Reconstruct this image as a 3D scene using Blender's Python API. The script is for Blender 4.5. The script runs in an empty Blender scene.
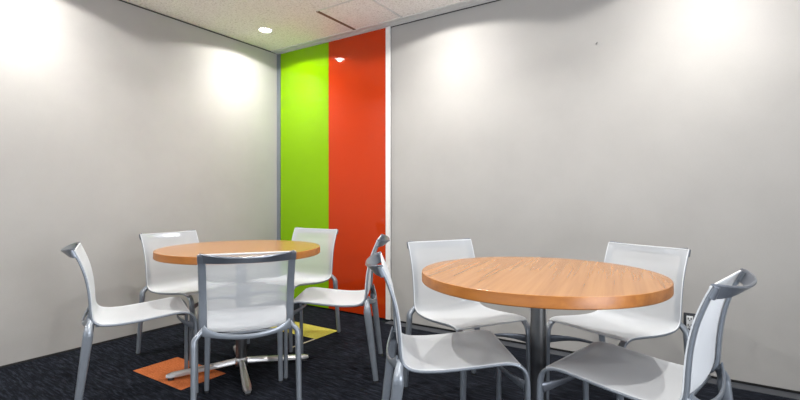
import bpy, bmesh, math, random
from mathutils import Vector, Matrix
random.seed(4)
S = bpy.context.scene
C = S.collection
PI = math.pi
R = math.radians

# ------------------------------------------------------------------ materials
def new_mat(name):
    m = bpy.data.materials.new(name); m.use_nodes = True
    nt = m.node_tree
    for n in list(nt.nodes): nt.nodes.remove(n)
    out = nt.nodes.new('ShaderNodeOutputMaterial')
    b = nt.nodes.new('ShaderNodeBsdfPrincipled')
    nt.links.new(b.outputs[0], out.inputs[0])
    return m, nt, b, out

def N(nt, kind, **kw):
    n = nt.nodes.new(kind)
    for k, v in kw.items():
        if k in n.inputs: n.inputs[k].default_value = v
        else: setattr(n, k, v)
    return n

def coords(nt, scale=(1, 1, 1), rot=(0, 0, 0)):
    t = N(nt, 'ShaderNodeTexCoord'); mp = N(nt, 'ShaderNodeMapping')
    src = t.outputs['Object']
    if any(rot):                                                 # turn first, stretch after
        m0 = N(nt, 'ShaderNodeMapping'); m0.inputs['Rotation'].default_value = rot
        nt.links.new(src, m0.inputs['Vector']); src = m0.outputs['Vector']
    mp.inputs['Scale'].default_value = scale
    nt.links.new(src, mp.inputs['Vector'])
    return mp.outputs['Vector']

def ramp(nt, fac, stops):
    r = N(nt, 'ShaderNodeValToRGB')
    els = r.color_ramp.elements
    while len(els) < len(stops): els.new(.5)
    for e, (p, c) in zip(els, stops):
        e.position = p; e.color = (*c, 1)
    nt.links.new(fac, r.inputs['Fac'])
    return r.outputs['Color']

def bump(nt, b, h, strength, dist):
    n = N(nt, 'ShaderNodeBump', Strength=strength, Distance=dist)
    nt.links.new(h, n.inputs['Height']); nt.links.new(n.outputs[0], b.inputs['Normal'])

def plain(name, col, rough=.5, metal=0., coat=0., vary=.04, scale=30, spec=.5):
    m, nt, b, o = new_mat(name)
    v = coords(nt)
    n = N(nt, 'ShaderNodeTexNoise', Scale=scale, Detail=3.)
    nt.links.new(v, n.inputs['Vector'])
    lo = tuple(c*(1-vary) for c in col); hi = tuple(min(1, c*(1+vary)) for c in col)
    nt.links.new(ramp(nt, n.outputs['Fac'], [(.3, lo), (.7, hi)]), b.inputs['Base Color'])
    b.inputs['Roughness'].default_value = rough; b.inputs['Metallic'].default_value = metal
    b.inputs['Specular IOR Level'].default_value = spec
    b.inputs['Coat Weight'].default_value = coat; b.inputs['Coat Roughness'].default_value = .03
    return m

def wall_mat(name, col, rot):
    m, nt, b, o = new_mat(name)
    v = coords(nt)
    n = N(nt, 'ShaderNodeTexNoise', Scale=2.2, Detail=6., Roughness=.6); nt.links.new(v, n.inputs['Vector'])
    v2 = coords(nt, (90, 90, 420))
    f = N(nt, 'ShaderNodeTexNoise', Scale=1., Detail=2.); nt.links.new(v2, f.inputs['Vector'])
    mx = N(nt, 'ShaderNodeMath', operation='MULTIPLY_ADD'); mx.inputs[1].default_value = .35
    nt.links.new(f.outputs['Fac'], mx.inputs[0]); nt.links.new(n.outputs['Fac'], mx.inputs[2])
    lo = tuple(c*.93 for c in col); hi = tuple(c*1.05 for c in col)
    nt.links.new(ramp(nt, mx.outputs[0], [(.4, lo), (.95, hi)]), b.inputs['Base Color'])
    b.inputs['Roughness'].default_value = .85
    b.inputs['Specular IOR Level'].default_value = .2
    bump(nt, b, f.outputs['Fac'], .25, .001)
    return m

def ceiling_mat():
    m, nt, b, o = new_mat('fissured_ceiling_board')
    v = coords(nt)
    n = N(nt, 'ShaderNodeTexNoise', Scale=70., Detail=3., Roughness=.65, Distortion=.8); nt.links.new(v, n.inputs['Vector'])
    c = ramp(nt, n.outputs['Fac'], [(.32, (.64, .60, .56)), (.46, (.86, .82, .79)), (.6, (.93, .90, .87))])
    nt.links.new(c, b.inputs['Base Color'])
    b.inputs['Roughness'].default_value = .95
    b.inputs['Specular IOR Level'].default_value = .1
    bump(nt, b, n.outputs['Fac'], .35, .003)
    return m

def carpet_mat(name, lo, mid, hi, rot=.5, along=(10, 75, 10)):
    m, nt, b, o = new_mat(name)
    v = coords(nt, along, (0, 0, rot))
    n = N(nt, 'ShaderNodeTexNoise', Scale=1., Detail=4., Roughness=.7); nt.links.new(v, n.inputs['Vector'])
    v2 = coords(nt, (420, 420, 420))
    n2 = N(nt, 'ShaderNodeTexNoise', Scale=1., Detail=2.); nt.links.new(v2, n2.inputs['Vector'])
    mx = N(nt, 'ShaderNodeMath', operation='MULTIPLY_ADD'); mx.inputs[1].default_value = .4
    nt.links.new(n2.outputs['Fac'], mx.inputs[0]); nt.links.new(n.outputs['Fac'], mx.inputs[2])
    nt.links.new(ramp(nt, mx.outputs[0], [(.42, lo), (.7, mid), (.98, hi)]), b.inputs['Base Color'])
    b.inputs['Roughness'].default_value = .95; b.inputs['Specular IOR Level'].default_value = .06
    bump(nt, b, mx.outputs[0], .7, .004)
    return m

def wood_mat(name, lo, mid, hi, angle, rough=.3, coat=0):
    m, nt, b, o = new_mat(name)
    v = coords(nt, (1.0, 30, 30), (0, 0, -angle))
    n = N(nt, 'ShaderNodeTexNoise', Scale=1., Detail=5., Roughness=.55, Distortion=0.); nt.links.new(v, n.inputs['Vector'])
    v2 = coords(nt, (3, 110, 60), (0, 0, -angle))
    n2 = N(nt, 'ShaderNodeTexNoise', Scale=1., Detail=2.); nt.links.new(v2, n2.inputs['Vector'])
    v3 = coords(nt, (.01, 9.0, .01), (0, 0, -angle))          # staves of the veneer
    n3 = N(nt, 'ShaderNodeTexVoronoi', Scale=1.); nt.links.new(v3, n3.inputs['Vector'])
    sp = N(nt, 'ShaderNodeSeparateColor'); nt.links.new(n3.outputs['Color'], sp.inputs[0])
    a = N(nt, 'ShaderNodeMath', operation='MULTIPLY_ADD'); a.inputs[1].default_value = .2
    nt.links.new(n2.outputs['Fac'], a.inputs[0]); nt.links.new(n.outputs['Fac'], a.inputs[2])
    a2 = N(nt, 'ShaderNodeMath', operation='MULTIPLY_ADD'); a2.inputs[1].default_value = .16
    nt.links.new(sp.outputs[0], a2.inputs[0]); nt.links.new(a.outputs[0], a2.inputs[2])
    nt.links.new(ramp(nt, a2.outputs[0], [(.42, lo), (.7, mid), (.98, hi)]), b.inputs['Base Color'])
    b.inputs['Roughness'].default_value = rough
    b.inputs['Specular IOR Level'].default_value = .5
    b.inputs['Coat Weight'].default_value = coat; b.inputs['Coat Roughness'].default_value = .16
    return m

def mesh_fabric():
    m, nt, b, o = new_mat('white_mesh_fabric')
    v = coords(nt, (1, 1, 1))
    w = N(nt, 'ShaderNodeTexWave', Scale=110., Distortion=0.); w.bands_direction = 'X'; nt.links.new(v, w.inputs['Vector'])
    nt.links.new(ramp(nt, w.outputs['Fac'], [(.0, (.64, .675, .71)), (1., (.72, .755, .79))]), b.inputs['Base Color'])
    b.inputs['Roughness'].default_value = .8
    b.inputs['Specular IOR Level'].default_value = .1
    tr = N(nt, 'ShaderNodeBsdfTranslucent'); tr.inputs['Color'].default_value = (.58, .62, .67, 1)
    tp = N(nt, 'ShaderNodeBsdfTransparent')
    m1 = N(nt, 'ShaderNodeMixShader'); m1.inputs[0].default_value = .22
    nt.links.new(b.outputs[0], m1.inputs[1]); nt.links.new(tr.outputs[0], m1.inputs[2])
    m2 = N(nt, 'ShaderNodeMixShader')
    lw = N(nt, 'ShaderNodeLayerWeight', Blend=.5)                # the weave closes up when seen at a slant
    mr = N(nt, 'ShaderNodeMapRange'); mr.inputs['From Min'].default_value = 0; mr.inputs['From Max'].default_value = .85
    mr.inputs['To Min'].default_value = .48; mr.inputs['To Max'].default_value = .04
    nt.links.new(lw.outputs['Facing'], mr.inputs['Value']); nt.links.new(mr.outputs[0], m2.inputs[0])
    nt.links.new(m1.outputs[0], m2.inputs[1]); nt.links.new(tp.outputs[0], m2.inputs[2])
    nt.links.new(m2.outputs[0], o.inputs[0])
    return m

def emit(name, col, st):
    m, nt, b, o = new_mat(name)
    b.inputs['Base Color'].default_value = (.8, .8, .8, 1)
    b.inputs['Emission Color'].default_value = (*col, 1); b.inputs['Emission Strength'].default_value = st
    return m

def pane_mat():
    m, nt, b, o = new_mat('added_window_glass')
    tp = N(nt, 'ShaderNodeBsdfTransparent'); gl = N(nt, 'ShaderNodeBsdfGlossy', Roughness=.02)
    fr = N(nt, 'ShaderNodeFresnel', IOR=1.45); mx = N(nt, 'ShaderNodeMixShader')
    nt.links.new(fr.outputs[0], mx.inputs[0]); nt.links.new(tp.outputs[0], mx.inputs[1]); nt.links.new(gl.outputs[0], mx.inputs[2])
    nt.links.new(mx.outputs[0], o.inputs[0]); nt.nodes.remove(b)
    return m

M = dict(
    wall=wall_mat('woven_wall_covering', (.39, .386, .376), 0),
    ceiling=ceiling_mat(),
    carpet=carpet_mat('charcoal_carpet', (.0015, .0020, .003), (.008, .0098, .0145), (.040, .047, .066), .04),
    carpet_orange=carpet_mat('orange_carpet', (.30, .075, .025), (.52, .15, .05), (.68, .24, .10), 0, (90, 90, 90)),
    carpet_yellow=carpet_mat('yellow_carpet', (.34, .30, .035), (.50, .46, .08), (.64, .60, .16), 0, (90, 90, 90)),
    carpet_pale=carpet_mat('pale_carpet', (.40, .36, .26), (.50, .46, .34), (.6, .55, .42), 0, (90, 90, 90)),
    wood_side=wood_mat('beech_edge', (.25, .082, .010), (.34, .120, .017), (.41, .165, .032), 0, .35),
    alu=plain('satin_grey_aluminium', (.235, .265, .305), .30, .4, vary=.04),
    alu_cast=plain('cast_grey_aluminium', (.18, .20, .235), .30, .6, vary=.05),
    polish=plain('polished_aluminium', (.68, .68, .68), .33, 1., vary=.04),
    steel=plain('dark_brushed_steel', (.20, .205, .21), .28, .9, vary=.06),
    rubber=plain('black_rubber', (.015, .015, .017), .6),
    hem=plain('white_hem', (.62, .65, .68), .5),
    mesh=mesh_fabric(),
    green=plain('lime_green_glass', (.205, .42, .0), .5, 0, .7, vary=.01, scale=3, spec=0),
    orange=plain('orange_red_glass', (.47, .038, .005), .5, 0, .7, vary=.01, scale=3, spec=0),
    white_metal=plain('white_powder_coat', (.78, .78, .77), .35),
    rail=plain('grey_rail_metal', (.66, .66, .65), .4, .1),
    dark=plain('painted_shadow_and_base_black', (.012, .012, .012), .7),  # black for the painted shadow lines and the dark baseboards
    brown=plain('brown_gap_edge', (.20, .12, .08), .7),
    base=plain('dark_blue_grey_trim', (.055, .062, .075), .35, .2),
    plate=plain('black_outlet_plate', (.025, .028, .035), .4),
    socket=plain('pale_grey_socket', (.62, .64, .66), .4),
    lens=emit('lit_lamp_lens', (1., .97, .92), 25),
    glass=pane_mat(),
)

# ------------------------------------------------------------------ mesh helpers
def link(name, bm, mat, parent=None, smooth=True, angle=40):
    me = bpy.data.meshes.new(name)
    bmesh.ops.recalc_face_normals(bm, faces=bm.faces)
    bm.to_mesh(me); bm.free()
    if mat: me.materials.append(mat)
    if smooth:
        for p in me.polygons: p.use_smooth = True
        try: me.set_sharp_from_angle(angle=R(angle))
        except Exception: pass
    o = bpy.data.objects.new(name, me); C.objects.link(o)
    if parent: o.parent = parent
    return o

def box(bm, x0, x1, y0, y1, z0, z1, bev=0):
    r = bmesh.ops.create_cube(bm, size=1)
    vs = r['verts']
    for v in vs:
        v.co = Vector(((x0+x1)/2+v.co.x*(x1-x0), (y0+y1)/2+v.co.y*(y1-y0), (z0+z1)/2+v.co.z*(z1-z0)))
    if bev:
        es = list({e for v in vs for e in v.link_edges})
        bmesh.ops.bevel(bm, geom=es, offset=bev, segments=2, affect='EDGES', profile=.5)

def one_box(name, mat, dims, parent=None, bev=0):
    bm = bmesh.new(); box(bm, *dims, bev=bev)
    return link(name, bm, mat, parent)

def catmull(pts, n=8):
    P = [Vector(p) for p in pts]
    P = [P[0]*2-P[1]]+P+[P[-1]*2-P[-2]]
    out = []
    for i in range(1, len(P)-2):
        a, b, c, d = P[i-1:i+3]
        for k in range(n):
            t = k/n
            out.append(.5*((2*b)+(c-a)*t+(2*a-5*b+4*c-d)*t*t+(3*b-a-3*c+d)*t**3))
    out.append(P[-2])
    return out

def sweep(bm, path, size, ref=Vector((1, 0, 0)), n=14, power=2.6, cap=True):
    """superellipse section; size(t)->(width along ref, depth across)"""
    path = [Vector(p) for p in path]; rings = []
    L = len(path)
    for i, p in enumerate(path):
        t = (path[min(i+1, L-1)]-path[max(i-1, 0)]).normalized()
        r = (ref-t*ref.dot(t)).normalized(); q = t.cross(r).normalized()
        w, d = size(i/(L-1)) if callable(size) else size
        ring = []
        for k in range(n):
            a = 2*PI*k/n; ca, sa = math.cos(a), math.sin(a)
            u = math.copysign(abs(ca)**(2/power), ca)*w/2; v = math.copysign(abs(sa)**(2/power), sa)*d/2
            ring.append(bm.verts.new(p+r*u+q*v))
        rings.append(ring)
    for a, b in zip(rings, rings[1:]):
        for k in range(n):
            bm.faces.new((a[k], a[(k+1) % n], b[(k+1) % n], b[k]))
    if cap:
        bm.faces.new(rings[0][::-1]); bm.faces.new(rings[-1])

def lathe(bm, prof, n=64, center=(0, 0)):
    rings = []
    for r, z in prof:
        if r < 1e-6: rings.append([bm.verts.new((center[0], center[1], z))])
        else: rings.append([bm.verts.new((center[0]+r*math.cos(2*PI*k/n), center[1]+r*math.sin(2*PI*k/n), z)) for k in range(n)])
    for a, b in zip(rings, rings[1:]):
        for k in range(n):
            k2 = (k+1) % n
            if len(a) == 1: bm.faces.new((a[0], b[k], b[k2]))
            elif len(b) == 1: bm.faces.new((a[k], b[0], a[k2]))
            else: bm.faces.new((a[k], a[k2], b[k2], b[k]))

def empty(name, loc, rz=0):
    o = bpy.data.objects.new(name, None); C.objects.link(o)
    o.location = loc; o.rotation_euler = (0, 0, rz); o.empty_display_size = .1
    return o

def tag(o, label, cat, group=None):
    o['label'] = label; o['category'] = cat
    if group: o['group'] = group
    return o

def struct(name, bm, mat, parent=None, smooth=False):
    o = link(name, bm, mat, parent, smooth)
    if not parent: o['kind'] = 'structure'
    return o

def sbox(name, mat, dims, parent=None, bev=0):
    bm = bmesh.new(); box(bm, *dims, bev=bev)
    return struct(name, bm, mat, parent)

def copy_tree(o, parent=None):
    c = o.copy(); C.objects.link(c)
    c.parent = parent
    for ch in list(o.children): copy_tree(ch, c)
    return c

# ------------------------------------------------------------------ room: corner at the origin, right wall along +X, left wall along -Y
RX, RY, RZ = 5.7, -4.7, 2.53
sbox('floor', M['carpet'], (-.12, RX+.12, RY-.12, .12, -.1, 0))
sbox('ceiling', M['ceiling'], (-.12, RX+.12, RY-.12, .12, RZ, RZ+.1))
sbox('wall_left', M['wall'], (-.12, 0, RY, .12, .012, RZ-.012))
sbox('trim_1', M['dark'], (-.12, -.004, RY, .11, RZ-.013, RZ))           # black strip painting the shadow line over the left wall
sbox('baseboard_left', M['dark'], (-.12, .004, RY, -.001, 0, .012))
# right wall: movable partition leaves with fine seams
bm = bmesh.new()
seams = [1.405, RX+.12]
for a, b in zip(seams, seams[1:]): box(bm, a+.0012, b-.0012, 0, .05, .014, RZ-.016)
box(bm, -.12, RX+.12, .048, .12, .0, RZ)
struct('wall_right', bm, M['wall'])
sbox('baseboard_right', M['dark'], (0.02, RX, .006, .047, 0, .014))
sbox('trim_2', M['base'], (1.405, RX-.001, -.10, -.012, 0, .004), bev=.0015)     # floor edge strip in front of the partition
bm = bmesh.new()                                                       # ceiling rail
box(bm, 0, RX, -.088, -.034, RZ-.006, RZ+.001)
box(bm, 0, RX, -.034, .05, RZ-.010, RZ+.001)
box(bm, 0, RX, -.004, .05, RZ-.016, RZ-.009)
struct('trim_3', bm, M['rail'])
sbox('trim_4', M['dark'], (1.388, RX, -.004, .046, RZ-.023, RZ-.0155))  # black strip painting the shaded line under the ceiling rail
sbox('trim_5', M['alu'], (0.001, .048, -.016, .0, .012, RZ-.017))           # corner post beside the green panel
# far side of the room, behind the camera
QX0, QX1, QZ0, QZ1 = .9, 5.1, .12, 2.3
bm = bmesh.new()
box(bm, -.12, QX0, RY-.12, RY, 0, RZ); box(bm, QX1, RX+.12, RY-.12, RY, 0, RZ)
box(bm, QX0, QX1, RY-.12, RY, 0, QZ0); box(bm, QX0, QX1, RY-.12, RY, QZ1, RZ)
struct('wall_rear', bm, M['wall'])
bm = bmesh.new()
for z0, z1 in ((QZ0, QZ0+.05), (QZ1-.05, QZ1)): box(bm, QX0, QX1, RY-.09, RY-.03, z0, z1)
for x in (QX0, 2.28, 3.68, QX1-.05): box(bm, x, x+.05, RY-.09, RY-.03, QZ0+.05, QZ1-.05)
w = struct('added_window_2', bm, M['white_metal'])  # unseen rear glazing, added to let in ambient fill
link('pane', (lambda b: (box(b, QX0+.05, QX1-.05, RY-.062, RY-.056, QZ0+.05, QZ1-.05), b)[1])(bmesh.new()), M['glass'], w, False)
WY0, WY1, WZ0, WZ1 = -4.3, -1.3, .75, 2.2
bm = bmesh.new()
box(bm, RX, RX+.12, RY, WY0, 0, RZ); box(bm, RX, RX+.12, WY1, .12, 0, RZ)
box(bm, RX, RX+.12, WY0, WY1, 0, WZ0); box(bm, RX, RX+.12, WY0, WY1, WZ1, RZ)
struct('wall_side', bm, M['wall'])
bm = bmesh.new()
for z0, z1 in ((WZ0, WZ0+.05), (WZ1-.05, WZ1)): box(bm, RX+.03, RX+.09, WY0, WY1, z0, z1)
for y in (WY0, (WY0+WY1)/2-.025, WY1-.05): box(bm, RX+.03, RX+.09, y, y+.05, WZ0+.05, WZ1-.05)
w = struct('added_window_1', bm, M['white_metal'])  # unseen side opening, added to admit cool fill light
link('pane', (lambda b: (box(b, RX+.055, RX+.061, WY0+.05, WY1-.05, WZ0+.05, WZ1-.05), b)[1])(bmesh.new()), M['glass'], w, False)

# glossy colour panels on the right wall
pg = tag(one_box('wall_panel', M['green'], (.052, .695, -.012, -.0005, .016, RZ-.018)),
         'glossy lime green wall panel in the room corner', 'wall panel')
po = tag(one_box('wall_panel', M['orange'], (.702, 1.359, -.012, -.0005, .016, RZ-.018)),
         'glossy orange red wall panel right of the green one', 'wall panel')
sbox('trim_6', M['green'], (.695, .702, -.010, -.0005, .016, RZ-.018))
sbox('trim_7', M['white_metal'], (1.361, 1.402, -.022, -.0005, .012, RZ-.017), bev=.002)

# ceiling access hatch
h = tag(empty('ceiling_hatch', (1.33, -.333, RZ)), 'square speckled access hatch in the ceiling above the orange panel', 'ceiling hatch')
bm = bmesh.new(); box(bm, -.232, .232, -.222, .222, -.004, .0015); link('hatch_board', bm, M['ceiling'], h, False)
bm = bmesh.new(); box(bm, .236, .250, -.238, .244, -.005, .0); box(bm, -.252, .236, -.238, -.226, -.005, .0)
link('frame', bm, M['rail'], h, False)
bm = bmesh.new(); box(bm, -.264, -.237, -.226, .240, -.0045, .0); link('open_gap', bm, M['brown'], h, False)['label'] = 'dark brown gap along one side'

# downlights
def make_downlight():
    r = empty('ceiling_downlight', (0, 0, 0))
    bm = bmesh.new(); lathe(bm, [(.050, -.001), (.053, -.005), (.062, -.006), (.066, -.001)], 40)
    link('trim_ring', bm, M['white_metal'], r)
    bm = bmesh.new(); lathe(bm, [(0, -.0035), (.030, -.0035), (.051, -.001)], 40)
    link('lens', bm, M['lens'], r)
    return r
d0 = make_downlight()
first = True
for i, lx in enumerate((.41, 2.03, 3.65)):
    for j, ly in enumerate((-.51, -2.15, -3.8)):
        d = d0 if first else copy_tree(d0)
        d.location = (lx, ly, RZ)
        if first: tag(d, 'small round lit downlight in the ceiling nearest the green panel', 'downlight', 'recessed ceiling downlights')
        else: tag(d, 'small round recessed ceiling downlight farther from the green panel', 'downlight', 'recessed ceiling downlights')
        first = False
        for en, sz, bl in ((25, 156, .16), (46, 140, 1.)):        # wide rim of the reflector and its softer core
            L = bpy.data.lights.new('downlight_beam', 'SPOT'); L.energy = en; L.color = (1., .955, .90)
            L.spot_size = R(sz); L.spot_blend = bl; L.shadow_soft_size = .016
            lo = bpy.data.objects.new('downlight_beam', L); C.objects.link(lo); lo.location = (lx, ly, RZ-.012)

# added fill lamps outside the invented glazing, tilted up to brighten the ceiling
L = bpy.data.lights.new('added_side_fill', 'AREA'); L.shape = 'RECTANGLE'; L.size = 3.0; L.size_y = 1.45  # added fill lamp beyond the side glazing
L.energy = 120; L.color = (.93, .95, 1.)
lo = bpy.data.objects.new('added_side_fill', L); C.objects.link(lo)
lo.location = (RX+.3, (WY0+WY1)/2, (WZ0+WZ1)/2); lo.rotation_euler = (0, R(130), 0)
L = bpy.data.lights.new('added_rear_fill', 'AREA'); L.shape = 'RECTANGLE'; L.size = 4.2; L.size_y = 1.6  # added fill lamp low behind the rear glazing, aimed upwards
L.energy = 75; L.color = (.86, .93, 1.)
lo = bpy.data.objects.new('added_rear_fill', L); C.objects.link(lo)
lo.location = (3.0, RY-.55, .55); lo.rotation_euler = (R(90+80), 0, 0)
wd = bpy.data.worlds.new('world'); S.world = wd; wd.use_nodes = True
bg = wd.node_tree.nodes['Background']; bg.inputs[0].default_value = (.75, .86, 1, 1); bg.inputs[1].default_value = .6

# wall outlet and screw mark
o = tag(empty('wall_outlet', (3.590, 0, .300)), 'black wall outlet plate with pale sockets low on the right wall', 'outlet')
bm = bmesh.new(); box(bm, -.062, .062, -.008, 0, -.066, .066, .003); link('plate', bm, M['plate'], o)
bm = bmesh.new(); box(bm, -.047, -.013, -.012, -.008, -.024, .050, .002); sk = link('socket', bm, M['socket'], o)
bm = bmesh.new()
for dz in (.034, -.004):
    box(bm, -.041, -.036, -.0135, -.0118, dz-.006, dz+.006); box(bm, -.026, -.021, -.0135, -.0118, dz-.006, dz+.006)
    box(bm, -.034, -.028, -.0135, -.0118, dz-.013, dz-.008)
link('slot', bm, M['plate'], sk)
bm = bmesh.new(); sweep(bm, [(0, 0, 0), (0, -.010, 0), (.006, -.016, .004), (.012, -.018, .008)], (.005, .005), ref=Vector((0, 0, 1)), n=8)
tag(link('wall_hook', bm, M['steel']), 'tiny dark metal hook high on the plain right wall', 'hook').location = (3.040, 0, 2.062)

# inset carpet tiles
tag(one_box('carpet_tile', M['carpet_orange'], (.728, 1.238, -1.792, -1.508, 0, .0005)), 'orange carpet tile on the floor under the left table', 'carpet tile')
tag(one_box('carpet_tile', M['carpet_yellow'], (.705, 1.221, -.724, -.470, 0, .0005)), 'yellow green carpet tile near the coloured wall panels', 'carpet tile')
tag(one_box('carpet_strip', M['carpet_pale'], (1.205, 1.222, -.98, -.727, 0, .0005)), 'thin pale strip on the carpet running on from the yellow tile', 'carpet strip')

# ------------------------------------------------------------------ chair
PROF = [(-.272, .800), (-.250, .750), (-.228, .685), (-.214, .615), (-.207, .545), (-.204, .495), (-.196, .460), (-.172, .438),
        (-.135, .429), (-.070, .427), (.010, .432), (.090, .440), (.160, .447), (.200, .447), (.230, .438), (.251, .418), (.260, .390), (.262, .355)]
def halfw(y, z):
    return .1885+.004*(z-.45)/.35 if z > .45 else .1885
def make_chair():
    root = empty('mesh_chair', (0, 0, 0))
    cur = catmull([(0, y, z) for y, z in PROF], 6)
    nrm = []
    for i in range(len(cur)):
        t = (cur[min(i+1, len(cur)-1)]-cur[max(i-1, 0)]).normalized()
        nrm.append(Vector((1, 0, 0)).cross(t).normalized())      # towards the sitter
    if nrm[0].y < 0: nrm = [-n for n in nrm]
    for s in (-1, 1):
        bm = bmesh.new()
        sweep(bm, [(s*halfw(p.y, p.z), p.y, p.z) for p in cur], lambda t: (.033, .0135+.0045*max(0, t-.8)*5), n=16, power=2.6)
        link('side_rail', bm, M['alu'], root)
    # one continuous sling of mesh, from the top of the back to the front of the seat
    bm = bmesh.new(); rows = []; nu = 28
    last = [i for i, p in enumerate(cur) if p.y < .229][-1]
    for i, p in enumerate(cur[:last+1]):
        row = []
        hw = halfw(p.y, p.z)+.0180
        f = min(1, i/8)*min(1, (last-i)/6)
        for k in range(nu+1):
            u = k/nu*2-1
            uu = min(1, abs(u)/.86)
            sag = .012*f*(1-uu*uu)
            q = p+nrm[i]*(.0085-sag)
            row.append(bm.verts.new((u*hw, q.y, q.z)))
        rows.append(row)
    for a, b in zip(rows, rows[1:]):
        for k in range(nu): bm.faces.new((a[k], a[k+1], b[k+1], b[k]))
    link('mesh_sling', bm, M['mesh'], root, angle=180)
    # hems
    for i in (0, last):
        q = cur[i]+nrm[i]*.0068
        bm = bmesh.new(); sweep(bm, [(-(halfw(0, .8 if i == 0 else .4)+.015)+(.03+2*halfw(0, .8 if i == 0 else .4))*k/8, q.y, q.z) for k in range(9)], (.007, .007), ref=Vector((0, 0, 1)), n=8)
        link('hem', bm, M['hem'], root)
    for s in (-1, 1):
        pts = []
        for i in range(0, last+1, 2):
            q = cur[i]+nrm[i]*.0068
            pts.append((s*(halfw(q.y, q.z)+.0140), q.y, q.z))
        bm = bmesh.new(); sweep(bm, pts, (.005, .005), n=6); link('hem', bm, M['hem'], root)
    # bowed bar across the top of the back: wide at the top, hollow inside
    bm = bmesh.new(); rings = []; n = 28
    for i in range(n+1):
        u = i/n*2-1; b = (1-abs(u)**2.4)**.72 if abs(u) < 1 else 0
        x = u*.200
        zt = .808-.020*(1-u*u); zb = .764-.003*b
        top = Vector((x, -.274-.058*b, zt)); bot = Vector((x, -.262-.036*b, zb))
        out = (Vector((0, zb-zt, 0))+Vector((0, 0, 0))); ax = (bot-top).normalized()
        nn = Vector((0, -ax.z, ax.y)); nn = nn if nn.y > 0 else -nn
        th = .010
        sec = [top-ax*.003+nn*th*.5, top+nn*th*.95, bot-ax*.004+nn*th*.95, bot+nn*th*.5, bot-ax*.004, top, ]
        rings.append([bm.verts.new(v) for v in sec])
    for a, b in zip(rings, rings[1:]):
        for k in range(6): bm.faces.new((a[k], a[(k+1) % 6], b[(k+1) % 6], b[k]))
    bm.faces.new(rings[0]); bm.faces.new(rings[-1][::-1])
    link('top_crossbar', bm, M['alu_cast'], root, angle=35)
    for s in (-1, 1):
        bm = bmesh.new(); p = cur[0]
        sweep(bm, [(s*.1925, -.2655, .770), (s*.1925, -.2745, .792), (s*.1925, -.2785, .8035)], lambda t: (.035, .019-.004*t), n=14, power=3.2)
        link('post_cap', bm, M['alu_cast'], root)
    # bowed bar low behind the seat
    bm = bmesh.new(); path = []
    for i in range(25):
        u = i/24*2-1
        path.append((u*.194, -.212-.032*(1-u*u)**.8, .462-.036*(1-u*u)**.8))
    sweep(bm, path, lambda t: (.022+.030*abs(2*t-1)**5, .010), ref=Vector((0, 0, 1)), n=12, power=2.6)
    link('rear_crossbar', bm, M['alu'], root)
    # bowed brace between the front legs
    bm = bmesh.new(); path = []
    for i in range(25):
        u = i/24*2-1
        path.append((u*.186, .254-.060*(1-u*u), .362+.022*(1-u*u)))
    sweep(bm, path, lambda t: (.014+.026*abs(2*t-1)**2, .010), ref=Vector((0, 0, 1)), n=10)
    link('front_brace', bm, M['alu_cast'], root)
    bm = bmesh.new(); box(bm, -.182, .182, -.186, -.168, .423, .433, .002)
    link('seat_tie', bm, M['alu'], root)
    for s in (-1, 1):
        # rear bracket and leg
        bm = bmesh.new()
        sweep(bm, catmull([(s*.188, -.203, .466), (s*.201, -.207, .449), (s*.2145, -.211, .434), (s*.2240, -.213, .418), (s*.2255, -.214, .398)], 5),
              lambda t: (.020+.009*t, .024+.019*t), ref=Vector((1, 0, 0)), n=14)
        link('leg_bracket', bm, M['alu'], root)
        bm = bmesh.new()
        sweep(bm, [(s*.2255, -.213+(-.262+.213)*k/6, .404-(.404-.012)*k/6) for k in range(7)], lambda t: (.028-.006*t, .043-.013*t), n=16, power=2.3)
        lg = link('leg', bm, M['alu'], root)
        bm = bmesh.new(); sweep(bm, [(s*.2255, -.262, .013), (s*.2255, -.262, 0)], (.022, .030), n=16, power=2.3, ref=Vector((1, 0, 0)))
        link('foot_glide', bm, M['rubber'], lg)
        # front leg
        bm = bmesh.new()
        sweep(bm, [(s*(.1885+.006*k/6), .262, .357-(.357-.012)*k/6) for k in range(7)], lambda t: (.032-.008*t, .018+.005*t), n=16, power=2.8)
        lg = link('leg', bm, M['alu'], root)
        bm = bmesh.new(); sweep(bm, [(s*.1945, .262, .013), (s*.1945, .262, 0)], (.022, .021), n=16, power=2.8, ref=Vector((1, 0, 0)))
        link('foot_glide', bm, M['rubber'], lg)
    return root

GL, GR = 'mesh chairs around the left table', 'mesh chairs around the right table'
chairs = [  # x, y, heading, label, group
    (1.077, -1.938, -24.5, 'leftmost white mesh chair, side on at the left table', GL),
    (1.710, -1.730, 53.8, 'white mesh chair seen from behind in front of the left table', GL),
    (.716, -1.390, 272.6, 'white mesh chair behind the left table against the plain left wall', GL),
    (1.727, -1.073, 122.3, 'white mesh chair facing left at the right side of the left table', GL),
    (1.078, -.810, 186.5, 'white mesh chair in front of the green and orange panels', GL),
    (2.591, -1.038, 238.7, 'white mesh chair behind the left half of the right table', GR),
    (2.760, -1.574, -53.3, 'white mesh chair in the foreground at the left of the right table', GR),
    (3.266, -.799, 155.3, 'white mesh chair behind the right table beside the wall outlet', GR),
    (3.421, -1.426, 77.1, 'rightmost mesh chair, its back turned to the camera in the foreground', GR),
]
proto = make_chair()
for i, (x, y, a, lab, g) in enumerate(chairs):
    c = proto if i == 0 else copy_tree(proto)
    c.location = (x, y, 0); c.rotation_euler = (0, 0, R(a)); tag(c, lab, 'chair', g)

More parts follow.
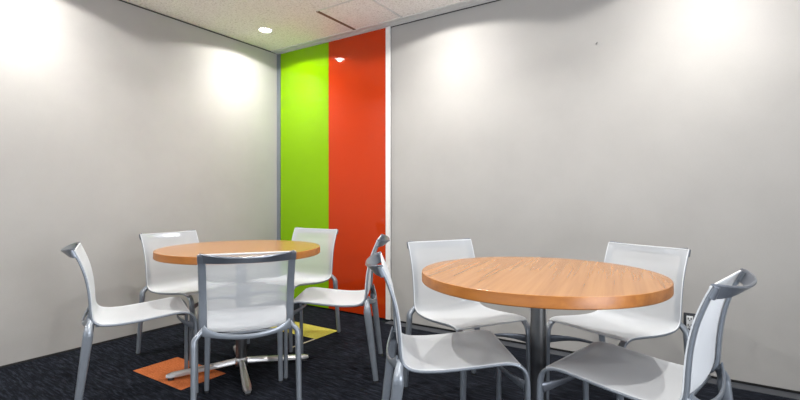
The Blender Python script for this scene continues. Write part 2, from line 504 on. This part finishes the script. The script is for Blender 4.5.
# ------------------------------------------------------------------ tables
def world(cx, D): return (3.608-.5491*D+.8357*cx, -3.217+.8357*D+.5491*cx)
def make_table(x, y, grain, base_rot, label, tone):
    root = tag(empty('round_table', (x, y, 0)), label, 'table')
    r = .475; zt = .749; th = .041
    wt = wood_mat('beech_top', *tone, grain, .22)
    bm = bmesh.new(); lathe(bm, [(0, zt), (r-.008, zt), (r-.0025, zt), (r-.0008, zt-.0008)], 128); link('tabletop', bm, wt, root)
    bm = bmesh.new(); lathe(bm, [(r-.0008, zt-.0008), (r, zt-.003), (r, zt-th+.003), (r-.003, zt-th), (0, zt-th)], 128); link('edge_band', bm, M['wood_side'], root)
    bm = bmesh.new(); lathe(bm, [(0, zt-th-.008), (.15, zt-th-.008), (.16, zt-th), (0, zt-th)], 48); link('mounting_plate', bm, M['steel'], root)
    bm = bmesh.new(); lathe(bm, [(0, .05), (.032, .05), (.032, zt-th-.006), (0, zt-th-.006)], 40); link('column', bm, M['steel'], root)
    bm = bmesh.new(); lathe(bm, [(0, .030), (.036, .030), (.040, .036), (.039, .070), (.034, .078), (0, .078)], 40); link('hub', bm, M['polish'], root)
    for k in range(4):
        a = base_rot+k*PI/2
        lg = bpy.data.objects.new('foot_leg', None)
        bm = bmesh.new(); rings = []
        for i in range(15):
            t = i/14; d = .025+.385*t
            w = .032+.018*t; zt_ = .074-.036*t**.9; zb = .040-.028*t
            if i == 14: w *= .55; zt_ -= .006; zb += .003
            if i == 13: w *= .9
            sec = [(-w/2, zb+.004), (-w/2*.8, zb), (w/2*.8, zb), (w/2, zb+.004), (w/2*.95, zt_-.010), (w/2*.45, zt_), (-w/2*.45, zt_), (-w/2*.95, zt_-.010)]
            rings.append([bm.verts.new((math.cos(a)*d-math.sin(a)*s, math.sin(a)*d+math.cos(a)*s, z)) for s, z in sec])
        for p, q in zip(rings, rings[1:]):
            for m in range(8): bm.faces.new((p[m], p[(m+1) % 8], q[(m+1) % 8], q[m]))
        bm.faces.new(rings[0]); bm.faces.new(rings[-1][::-1])
        lg = link('leg', bm, M['polish'], root)
        bm = bmesh.new(); lathe(bm, [(0, 0), (.016, 0), (.018, .004), (.014, .015), (0, .015)], 20, (math.cos(a)*.385, math.sin(a)*.385)); link('foot_glide', bm, M['rubber'], lg)
    return root
x1, y1 = world(.565, 1.863); x2, y2 = world(-.971, 2.79)
TONE = ((.29, .128, .042), (.375, .18, .062), (.43, .22, .084))
make_table(x1, y1, R(98), R(80), 'round beech table in the right foreground, the one nearer the camera', TONE)
make_table(x2, y2, R(33), R(57.3), 'round beech table on the left in front of the green panel', TONE)

# ------------------------------------------------------------------ camera
cam = bpy.data.cameras.new('camera'); co = bpy.data.objects.new('camera', cam); C.objects.link(co)
co.location = (3.608, -3.217, 1.05); co.rotation_euler = (R(90), 0, R(33.3))
cam.sensor_fit = 'HORIZONTAL'; cam.sensor_width = 36; cam.lens = 36*456/800; cam.shift_y = -2/800
cam.clip_start = .05
S.camera = co
S.view_settings.view_transform = 'Standard'; S.view_settings.look = 'None'
S.view_settings.exposure = 0.27; S.view_settings.gamma = 1; S.view_settings.use_curve_mapping = False
